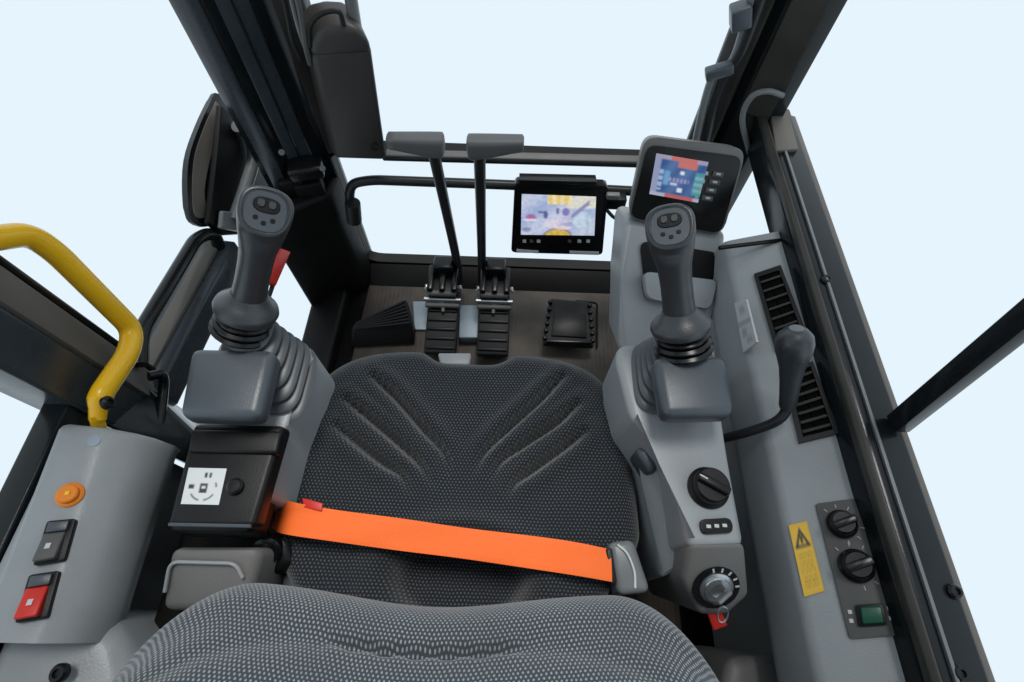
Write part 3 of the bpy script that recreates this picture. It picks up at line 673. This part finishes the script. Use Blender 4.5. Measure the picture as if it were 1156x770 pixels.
# put plane right on the top skin
cpl = plane(V((0.366, 0.0, 0.5037)), V((0.373, 0.57, 0.5037)), V((0.440, 0.0, 0.5322)))
def vent(qp):
    q = quadpx(qp, cpl, 0.0)
    n = cpl[1]; ih = [bil(q, u, v) for u, v in ((.12, .06), (.88, .06), (.88, .94), (.12, .94))]
    bm = bmesh.new(); L4 = [[bm.verts.new(p + n * h) for p in r] for r, h in ((q, 0.0), (q, .005), (ih, .005), (ih, -.004))]
    for k in range(3):
        for j in range(4): bm.faces.new((L4[k][j], L4[k][(j + 1) % 4], L4[k + 1][(j + 1) % 4], L4[k + 1][j]))
    v = obj('air_vent', bm, 'black', sc_)
    obj('duct_shade', slab(ih, n * 0.0008, 0), 'void', v)  # flat black sheet in place of the shade inside the vent
    for k in range(7):
        a = bil(ih, 0.02, (k + .6) / 7.2); b = bil(ih, 0.98, (k + .6) / 7.2); d = (b - a).normalized()
        obj('louvre', box((a + b) / 2 + n * .003, ((b - a).length, .0034, .0050), d, (0, 1, .6), .0006), 'frame_brown', v)
    a = bil(ih, .5, .03); b = bil(ih, .5, .97)
    obj('louvre_link', box((a + b) / 2 + n * .0015, ((b - a).length, .0016, .003), b - a, (1, 0, 0), .0004), 'void', v)
vent([(851, 311), (881, 301), (913, 385), (876, 398)])
vent([(884, 422), (917, 409), (947, 490), (902, 501)])
pq = [(920, 569), (964, 563), (1017, 717), (959, 722)]
cp = obj('control_plate', slab(rquad(quadpx(pq, cpl), 0.004, 3), cpl[1] * 0.0025, 0.0006, 2), 'plate', sc_)
for px, py, r in ((950, 592, .0165), (966, 639, .0185)):
    c = PP(px, py, *cpl, .0025); n = cpl[1]
    k = obj('knob', lathe(c, n, [(0, 0), (r, 0), (r, .004), (r * .86, .006), (r * .82, .014), (r * .7, .017), (0, .017)], 32), 'satin', cp)
    obj('knob_bar', box(c + n * .019, (r * 1.7, r * .5, .008), V((1, .35, .3)), (0, 1, 0), .002), 'satin', k)
    for a in range(-3, 4):
        if a == 0: continue
        an = a * 0.62 + 0.4; ax = V((.95, 0, .33)); p = c + ax * (r * 1.28 * math.cos(an)) + V((0, 1, 0)) * (r * 1.28 * math.sin(an))
        obj('scale_mark', box(p + n * .0006, (.0045, .0018, .0008), ax * math.cos(an) + V((0, 1, 0)) * math.sin(an), (0, 0.01, 1), 0), 'mark', cp)
c = [PP(x, y, *cpl, .0025) for x, y in ((965, 683), (996, 681), (1001, 706), (969, 708))]
gs = obj('rocker_switch', slab(rquad(c, .002, 2), cpl[1] * 0.004, .001, 2), 'black', cp)
ci = [bil(c, u, v) + cpl[1] * (.004) for u, v in ((.12, .12), (.88, .12), (.88, .88), (.12, .88))]
obj('rocker', slab(ci, cpl[1] * 0.005, .0018, 3), 'green', gs)
for u, v in ((-.22, .3), (-.22, .7), (1.2, .25), (1.2, .7)):
    obj('scale_mark', box(bil(c, u, v) + cpl[1] * .0004, (.004, .004, .0008), (1, 0, .3), (0, 1, 0), 0), 'mark', cp)
def stick_y(u, v):
    y = (0.80, 0.47, 0.02); k = (0.03, 0.025, 0.02)
    if u < .05 or u > .95 or v < .02 or v > .98: return (0.65, .38, .02)
    if .06 < v < .36:
        s = (v - .06) / .30; hw = .42 * s
        if abs(u - .5) < hw and not (abs(u - .5) < hw - .14 and s < .86): return k
        if abs(u - .5) < .06 and .4 < s < .8: return k
    if .42 < v < .93 and .14 < u < .86 and int(v * 44) % 3 == 0 and (int(u * 23) * 13 + int(v * 44) * 7) % 5 > 1: return (.22, .14, .02)
    return y
obj('sticker', grid_print(quadpx([(890, 593), (911, 588), (931, 667), (908, 674)], cpl, .0012), 26, 64, soft(stick_y, .02, 1), cpl[1], .001), 'print', sc_, label='yellow warning sticker with a black triangle')
lpl = plane(V((0.334, 0.3, 0.40)), V((0.334, 0.5, 0.40)), V((0.3525, 0.4, 0.4965)))
def stick_w(u, v):
    if .44 < v < .5: return (.24, .25, .26)
    for a, b, rx, ry in ((.5, .2, .22, .08), (.35, .66, .18, .09), (.62, .85, .2, .06)):
        if abs(u - a) < rx and abs(v - b) < ry and (int(u * 14) + int(v * 22)) % 2: return (.2, .2, .2)
    return (.52, .53, .52)
obj('sticker', grid_print(quadpx([(829, 342), (842, 338), (854, 386), (839, 398)], lpl, .004), 20, 34, soft(stick_w, .04), lpl[1], .0035), 'print', sc_, label='pale sticker beside the upper vent')
obj('end_seal', tube([PZ(812, 280, 0.525), PZ(884, 271, 0.525)], .0035, 8), 'satin', sc_)
t = thing('storage_tray', 'dark grey tray on the floor behind the right console', 'tray', PZ(850, 760, 0.0))
obj('tray', slab([PZ(822, 742, 0.36), PZ(884, 738, 0.36), PZ(905, 800, 0.36), PZ(812, 800, 0.36)], (0, 0, -0.3), 0.014, 4), 'grey_warm', t)

# ================================================================== blade lever on the right
t = thing('hand_lever', 'dark grey knobbed hand lever on a bent rod beside the right vents', 'lever', PZ(818, 492, 0.44))
pts = [PZ(812, 496, 0.43), PZ(840, 489, 0.49), PZ(872, 478, 0.525), PZ(886, 466, 0.54), PZ(889, 452, 0.55)]
obj('rod', tube(cr(pts), 0.0066, 12), 'lever', t)
g0 = PZ(889, 460, 0.545); g1 = PZ(899, 370, 0.645); gd = g1 - g0
obj('grip', lathe(g0, gd, [(0, 0), (.0095, 0), (.0108, .005), (.0112, .02), (.0128, .045), (.0152, .065), (.0185, .078), (.0212, .088), (.0220, .098), (.0202, .108), (.0135, .116), (.008, .1185), (0, .119)], 32), 'stick', t, 50)
tp = g0 + gd.normalized() * .119
tn = gd.normalized()
obj('grip_top_disc', lathe(tp - tn * .002, tn, [(0, 0), (.0085, 0), (.008, .0028), (0, .003)], 20), 'hose', t)  # paler grey disc on top of the grip

# ================================================================== display column
t = thing('display_column', 'grey column with a tilted colour display in front of the right joystick', 'instrument panel', (0.29, 0.6, 0))
fa = [PY(706, 245, 0.62), PY(822, 262, 0.62), PY(812, 330, 0.52), PZ(800, 402, 0.40), PZ(698, 402, 0.40), PY(702, 320, 0.50)]
bk_ = [p + V((0.0, 0.10, -0.07)) for p in fa]
cb = obj('column', hexa(bmesh.new(), fa, bk_, 0.016, 5), 'grey', t, 50)
pl = plane(fa[0], fa[1], fa[4])
pk = quadpx([(722, 272), (812, 286), (796, 342), (728, 326)], pl, .006)
obj('pocket_shade', slab(rquad(pk, .016, 5), pl[1] * .003, .001, 2), 'dark', cb)  # raised dark plate in place of a shaded recess
lip = quadpx([(724, 308), (806, 318), (798, 350), (728, 338)], pl, .012)
obj('pocket_lip', slab(rquad(lip, .012, 5), pl[1] * .012, .005, 4), 'grey', cb)
hd = plane(PY(725, 160, 0.665), PY(838, 175, 0.665), PY(812, 262, 0.612))
hn = hd[1]
hq = rquad(quadpx([(728, 153), (843, 168), (816, 265), (708, 247)], hd), .022, 6)
hs = obj('display_housing', slab(hq, (PY(770, 205, 0.64) - CAM).normalized() * 0.035 - hn * 0.022, 0.009, 5), 'grey_warm', t, 40)
bz = rquad(quadpx([(731, 163), (838, 177), (813, 263), (711, 245)], hd, .001), .016, 6)
bzo = obj('bezel', slab(bz, hn * .003, .001, 2), 'satin', hs)
def scr1(u, v):
    c = V((0.03, 0.09, 0.27)) + V((.06, .10, .15)) * (0.5 + .5 * math.sin(u * 17 + v * 9)) * .6
    if u < .12: c = V((.30, .34, .52))
    if v < .10: c = V((.36, .33, .46)) if (u < .3 or u > .8) else V((.55, .14, .13))
    if .10 < v < .24 and .45 < u < .82: c = V((.56, .15, .12))
    if v > .91: c = V((.50, .13, .13)) if .3 < u < .88 else V((.42, .46, .6))
    if .32 < v < .40 and .52 < u < .60: c = V((.75, .8, .9))
    if .5 < v < .60 and .3 < u < .72 and int(u * 40) % 3: c = V((.30, .28, .52))
    if .73 < v < .83 and .52 < u < .62: c = V((.75, .8, .88))
    if .12 < u < .20 and .3 < v < .85: c = V((.36, .48, .66)) if int(v * 20) % 3 else V((.06, .14, .36))
    if u > .82 and .3 < v < .85: c = V((.06, .33, .30)) if int(v * 26) % 4 < 2 else V((.22, .4, .55))
    if .22 < u < .33 and .36 < v < .7: c = V((.14, .34, .6))
    if .36 < u < .5 and .62 < v < .68: c = V((.5, .6, .75))
    return c
obj('screen', grid_print(quadpx([(741, 173), (800, 183), (788, 229), (733, 219)], hd, .0045), 60, 44, soft(scr1, .016)), 'screen', bzo)
for k in range(4):
    x, y = 811 - k * 4.0, 196 + k * 9.0
    q = quadpx([(x - 6, y - 3), (x + 6, y - 1.2), (x + 4.6, y + 4.2), (x - 7.4, y + 2.4)], hd, .004)
    obj('button', slab(q, hn * .002, .0006, 2), 'plate', bzo)
    q = quadpx([(x - 2, y - 1), (x + 3, y - .3), (x + 2.4, y + 2), (x - 2.6, y + 1.4)], hd, .0062)
    obj('mark', slab(q, hn * .0004, 0), 'mark', bzo)
    q = quadpx([(x - 14, y - 2.5), (x - 11, y - 2), (x - 12, y + 2), (x - 15, y + 1.5)], hd, .004)
    obj('mark', slab(q, hn * .0006, 0), 'mark', bzo)

# ================================================================== camera monitor
t = thing('camera_monitor', 'small black monitor showing a camera view hung on the front window bar', 'monitor', PY(632, 247, 0.80))
md = plane(PY(582, 207, 0.785), PY(686, 210, 0.785), PY(632, 288, 0.735)); mn = md[1]
hq = rquad(quadpx([(581, 206), (687, 210), (680, 288), (577, 285)], md), .010, 5)
mh = obj('housing', slab(hq, mn * -0.028, .003, 3), 'satin', t)
obj('bezel', slab(rquad(quadpx([(584, 212), (683, 215), (677, 277), (581, 274)], md, .0005), .008, 4), mn * .0015, .0005, 2), 'black', mh)
obj('visor', slab(quadpx([(586, 203), (674, 205), (674, 209), (586, 207)], md, .014), mn * -.03, .001), 'satin', mh)
def scr2(u, v):
    c = V((.50, .58, .80)) + V((.16, .13, .06)) * math.sin(u * 9 + v * 7) * .7
    if u > .62 and v < .3 and u + v > .75: c = V((.80, .80, .70))
    if .35 < u < .68 and v < .22: c = V((.90, .74, .36)) + V((.05, .1, .2)) * math.sin(u * 60)
    d = math.hypot((u - .5) / .17, (v - 1.02) / .17)
    if d < 1: c = V((.72, .50, .10))
    elif d < 1.15: c = V((.25, .22, .25))
    for a, b, rx, ry, col in ((.13, .55, .07, .08, (.42, .18, .40)), (.12, .62, .10, .03, (.85, .75, .85)), (.33, .48, .03, .10, (.13, .12, .35)), (.27, .42, .05, .03, (.2, .18, .38)), (.49, .38, .02, .08, (.15, .13, .38)), (.60, .40, .05, .10, (.25, .22, .52)), (.55, .62, .14, .05, (.75, .62, .82)), (.57, .80, .12, .05, (.88, .68, .76)), (.08, .86, .06, .06, (.3, .32, .5)), (.42, .70, .10, .12, (.78, .74, .88)), (.82, .60, .13, .22, (.58, .72, .86))):
        if ((u - a) / rx) ** 2 + ((v - b) / ry) ** 2 < 1: c = V(col)
    if abs((v - .52) + (u - .68) * 1.6) < .06 and .68 < u < .92: c = V((.28, .30, .52))
    if abs(u - .9) < .012 and v > .35: c = V((.40, .55, .62))
    r = (math.sin(int(u * 40) * 12.9 + int(v * 26) * 78.2) * 43758.5) % 1
    return V([max(0, x * (.86 + .28 * r)) for x in c])
obj('screen', grid_print(quadpx([(589, 219), (673, 222), (671, 266), (588, 265)], md, .0028), 64, 40, soft(scr2, .014)), 'screen', mh)
for x in (592, 600, 608, 643, 654, 664):
    q = quadpx([(x - 2, 270.5), (x + 2, 270.7), (x + 2, 274), (x - 2, 273.8)], md, .0025)
    obj('button', slab(q, mn * .0008, .0002, 1), 'plate' if x in (600, 643) else 'mark', mh)
for a, b in (((583, 281), (608, 283)), ((643, 283), (676, 284))):
    q = quadpx([a, b, (b[0], b[1] + 3), (a[0], a[1] + 3)], md, .0005)
    obj('trim', slab(q, mn * .0012, .0003, 1), 'white', mh)
obj('bracket', box(PY(693, 226, 0.80), (.05, .03, .03), (1, 0, 0), (0, 1, 0), .004), 'black', t)
obj('clamp', box(PY(692, 221, 0.775), (.028, .012, .012), (1, 0, 0), (0, 1, 0), .003), 'hose', t)
obj('cable', tube(cr([PY(684, 236, 0.80), PY(694, 246, 0.80), PY(706, 248, 0.80), PY(722, 262, 0.81)]), .004, 10), 'rubber', t)

# ================================================================== travel levers and pedals
def travel(label, base, knob, side):
    Bp = PZ(*base, 0.05); K = PY(*knob, 0.70)
    t = thing('travel_lever', label, 'travel lever', V((Bp.x, Bp.y, 0.0)), 'travel levers on the floor')
    mid = Bp.lerp(K, .25) + V((0, 0.012, 0))
    obj('rod', tube(cr([Bp, mid, K + V((0, 0, -.02)), K], 8), [0.0105] * 25, 14), 'lever', t)
    # grip: tapered bar pointing outwards
    X = V((1, 0, 0.03)); rings = []
    for s, ry, rz in ((-0.020, .011, .013), (-0.0175, .0155, .0185), (-0.012, .0165, .0200), (0.0, .0165, .0195), (0.03, .0155, .0160), (0.060, .014, .0125), (0.0725, .0135, .0115), (0.0755, .010, .008)):
        c = K + X * (s * side) + V((0, -.003, .026 - rz + (.0035 if s in (-0.020, 0.0755) else 0) * -1))
        rings.append([c + V((0, ry * abs(math.cos(a)) ** .55 * (1 if math.cos(a) > 0 else -1), rz * abs(math.sin(a)) ** .55 * (1 if math.sin(a) > 0 else -1))) for a in [2 * math.pi * k / 28 for k in range(28)]])
    obj('grip', loft(rings), 'grip', t, 50)
    # hinged foot pedal with ribs
    pc = PZ(base[0] - 14 * (-side) * -1, 380, 0.02)
    px0 = base[0] + (-18 if side < 0 else 14); xx = PZ(px0, 365, 0.03).x
    pd = obj('pedal', box((xx, 0.652, 0.050), (0.080, 0.150, 0.020), (1, 0, 0), (0, 1, 0.22), .005), 'rubber', t)
    for k in range(6):
        obj('tread', box((xx, 0.59 + k * .024, 0.0475 + k * .0053), (0.072, .007, .008), (1, 0, 0), (0, 1, .22), .0015), 'black', pd)
    obj('foot', box((xx, 0.655, 0.022), (0.064, 0.12, 0.036), bevel=.005), 'dark', pd)
    obj('hook', tube(fillet([(xx - side * .002, .680, .075), (xx - side * .002, .700, .086), (xx + side * .02, .704, .088)], .006), .0042, 8), 'hose', pd)
    hb = obj('bracket', box((xx, 0.752, 0.065), (0.074, 0.085, 0.095), bevel=.006), 'black', t)
    for dx in (-.030, 0, .030): obj('linkage', box((xx + dx, .748, .118), (.014, .075, .022), bevel=.003), 'satin', hb)
    obj('spring', tube([(xx - .034, .712, .108), (xx + .034, .712, .108)], .008, 12), 'plate', hb)
    obj('bracket_cap', box((xx, 0.780, 0.135), (0.05, 0.04, 0.03), bevel=.006), 'satin', hb)
    for dx in (-.042, .042): screw((xx + dx, .735, .10), (1 if dx > 0 else -1, 0, 0.2), .0085, hb, 'steel', 'bolt')
    obj('pivot_pin', tube([(xx - .046, .704, .092), (xx + .046, .704, .092)], .0062, 12), 'steel', hb)
    obj('pedal_bar', box((xx, 0.694, 0.082), (0.088, 0.014, 0.012), bevel=.004), 'plate', t)
    return t
travel('left of the two travel levers, its black rod bending right with grey grip pointing left', (519, 318), (489, 166), -1)
travel('right of the two travel levers, its rod upright with grey grip pointing right', (544, 318), (541, 168), 1)
t = thing('cover_plate', 'pale steel plate on the floor between the two travel pedals', 'plate', PZ(529, 362, 0.01))
obj('plate', slab([PZ(519, 344, .035), PZ(540, 344, .035), PZ(541, 381, .035), PZ(518, 381, .035)], (0, 0, -.03), .003), 'pale', t)
t = thing('cover_plate', 'small pale steel plate beside the ribbed footrest', 'plate', PZ(475, 355, 0.01))
obj('plate', slab([PZ(466, 340, .012), PZ(484, 340, .012), PZ(484, 372, .012), PZ(468, 372, .012)], (0, 0, -.01), .002), 'pale', t)
# left wedge footrest
t = thing('footrest', 'black ribbed wedge footrest on the left of the floor', 'footrest', PZ(430, 385, 0))
a = [PZ(396, 392, .012), PZ(468, 388, .012), PZ(470, 372, .012), PZ(396, 372, .012)]
b = [PZ(398, 372, .06), PZ(466, 366, .07), PZ(459, 337, .11), PZ(400, 366, .07)]
wd = obj('wedge', hexa(bmesh.new(), a, b, .004, 3), 'rubber', t)
for k in range(7):
    s = (k + .5) / 7; p0 = b[0].lerp(b[3], s); p1 = b[1].lerp(b[2], s)
    obj('rib', tube([p0.lerp(p1, .04) + V((0, -.001, .002)), p0.lerp(p1, .96) + V((0, -.001, .002))], .0033, 8), 'rubber', wd)
# right pedal
t = thing('foot_pedal', 'black pedal with serrated edges on the right of the floor', 'pedal', PZ(642, 370, 0))
q = [PZ(621, 336, .07), PZ(666, 340, .07), PZ(671, 391, .05), PZ(613, 388, .05)]
pd = obj('pedal', slab(q, (0, 0, -.018), .006, 3), 'rubber', t)
qi = [bil(q, u, v) + V((0, 0, .001)) for u, v in ((.14, .32), (.86, .32), (.86, .84), (.14, .84))]
obj('pad', slab(qi, (0, 0, .004), .002, 2), 'black', pd)
for u in (0.02, 0.98):
    for k in range(6):
        obj('tooth', box(bil(q, u, .12 + k * .155) + V((0, 0, .003)), (.010, .009, .012), (1, .2, 0), (0, 1, 0), .002), 'black', pd)
obj('pedal_edge', box(bil(q, .5, .95) + V((0, 0, .004)), (.115, .010, .010), (1, 0, 0), (0, 1, 0), .003), 'satin', pd)
obj('mount', box(bil(q, .5, .5) + V((0, 0.02, -.035)), (.06, .06, .05), bevel=.006), 'dark', t)
obj('guard', tube(fillet([PZ(650, 340, .02), PZ(674, 342, .02), PZ(674, 392, .012)], .01), .003, 8), 'dark', t)

# ================================================================== left switch console
t = thing('switch_console', 'light grey console by the door with orange button and rocker switches', 'switch console', (-0.5, 0.0, 0))
def secl(y, k=0.0):
    return [V((-0.555, y, 0.10)), V((-0.555, y, 0.545)), V((-0.553 + k * .018, y, 0.556)), V((-0.546 + k * .018, y, 0.560)), V((-0.508 + k * .028, y, 0.550)), V((-0.502 + k * .028, y, 0.547)), V((-0.480 + k * .022, y, 0.530)), V((-0.468 + k * .018, y, 0.512)), V((-0.459 + k * .012, y, 0.482)), V((-0.462 + k * .010, y, 0.460)), V((-0.515, y, 0.40)), V((-0.515, y, 0.10))]
ys = [0.197, 0.194, 0.188] + [0.18 - k * .02 for k in range(10)] + [-0.005, -0.02, -0.035]
rg = []
for i, y in enumerate(ys):
    k = min(1, max(0, (0.2 - y) / 0.2)); s = secl(y, k)
    if i == 0: s = [V((p.x * .985 - .0075, p.y, p.z * .985)) for p in s]
    elif i == 1: s = [V((p.x * .995 - .0025, p.y, p.z * .995)) for p in s]
    rg.append(s)
cb = obj('body', loft(rg), 'grey', t, 45)
obj('rear_shelf', slab([(-0.545, -0.005, 0.52), (-0.47, 0.0, 0.505), (-0.425, -0.03, 0.485), (-0.40, -0.08, 0.48), (-0.40, -0.3, 0.48), (-0.545, -0.3, 0.52)], (0, 0, -0.3), .022, 5), 'grey', t)
sp = plane(V((-0.548, 0.2, 0.5605)), V((-0.53, 0.0, 0.5605)), V((-0.484, 0.0, 0.5485)))
c = PP(80, 559, *sp)
bt = obj('push_button', lathe(c, sp[1], [(0, -.004), (.0140, -.004), (.0140, .003), (.0122, .0045), (.0105, .0045), (.0105, .009), (.009, .0105), (0, .0105)], 30), 'orange', t)
obj('button_mark', box(c + sp[1] * .0107, (.006, .004, .0006), bevel=0), 'yellow', bt)
def rocker(q, m, tilt, name):
    qq = quadpx(q, sp, -.002)
    f = obj('rocker_switch', slab(rquad(qq, .003, 3), sp[1] * .010, .0015, 2), 'black', t)
    n = sp[1]; ih = [bil(qq, u, v) for u, v in ((.06, .3), (.80, .3), (.80, .94), (.06, .94))]
    hb = [p + n * (.008) for p in ih]; ht = [ih[0] + n * .013, ih[1] + n * .013, ih[2] + n * .020, ih[3] + n * .020]
    rk = obj('rocker', hexa(bmesh.new(), hb, ht, .002, 3), m, f)
    i2 = [bil(qq, u, v) for u, v in ((.12, .05), (.84, .05), (.84, .29), (.12, .29))]
    obj('rocker_back', slab([p + n * .0095 for p in i2], n * .005, .0015, 2), 'mid', f)
    m2 = [bil(ht, u, v) + n * .0003 for u, v in ((.36, .4), (.6, .4), (.6, .6), (.36, .6))]
    obj('symbol', slab(m2, n * .0004, 0), 'mark', rk)
rocker([(58, 590), (90, 587), (77, 634), (42, 640)], 'plate', 1, 'a')
rocker([(38, 650), (72, 645), (58, 698), (22, 704)], 'red', 1, 'b')
screw(PZ(68, 760, 0.513), nz, .0095, t, 'black')
screw(PX(147, 634, -0.459), (1, 0, 0.6), .006, t, 'black')
obj('cap', lathe(PP(106, 498, *sp), sp[1], [(0, -.002), (.007, -.002), (.007, .001), (0, .0015)], 20), 'pale', t)

# ================================================================== yellow handle, red lever
t = thing('safety_handle', 'bent yellow tube handle rising beside the left switch console', 'handle', PX(108, 478, -0.53))
yp = [PX(110, 474, -0.535), PX(112, 448, -0.535), PX(146, 398, -0.535), PX(150, 372, -0.545), PX(62, 284, -0.565), PX(32, 264, -0.57), PX(-30, 272, -0.57)]
yq = fillet(yp, .08, 10); obj('tube', tube(yq, [.0095 + .0045 * min(1, i / 5) for i in range(len(yq))], 20), 'yellow', t)
obj('foot', slab([PX(100, 470, -.53), PX(118, 470, -.53), PX(122, 482, -.53), PX(104, 484, -.53)], (-.008, 0, -.01), .003), 'yellow', t)
screw(PX(121, 455, -0.515), (1, 0.3, .3), .009, t, 'black')
t = thing('release_lever', 'red flat lever behind the left joystick', 'lever', PX(318, 300, -0.44))
obj('handle', slab([PX(318, 280, -.44), PX(329, 284, -.44), PX(312, 323, -.44), PX(301, 318, -.44)], (-.012, 0.0, -.004), .003), 'red', t)
obj('rod', tube([PX(310, 316, -.445), PX(300, 345, -.45)], .004, 10), 'satin', t)
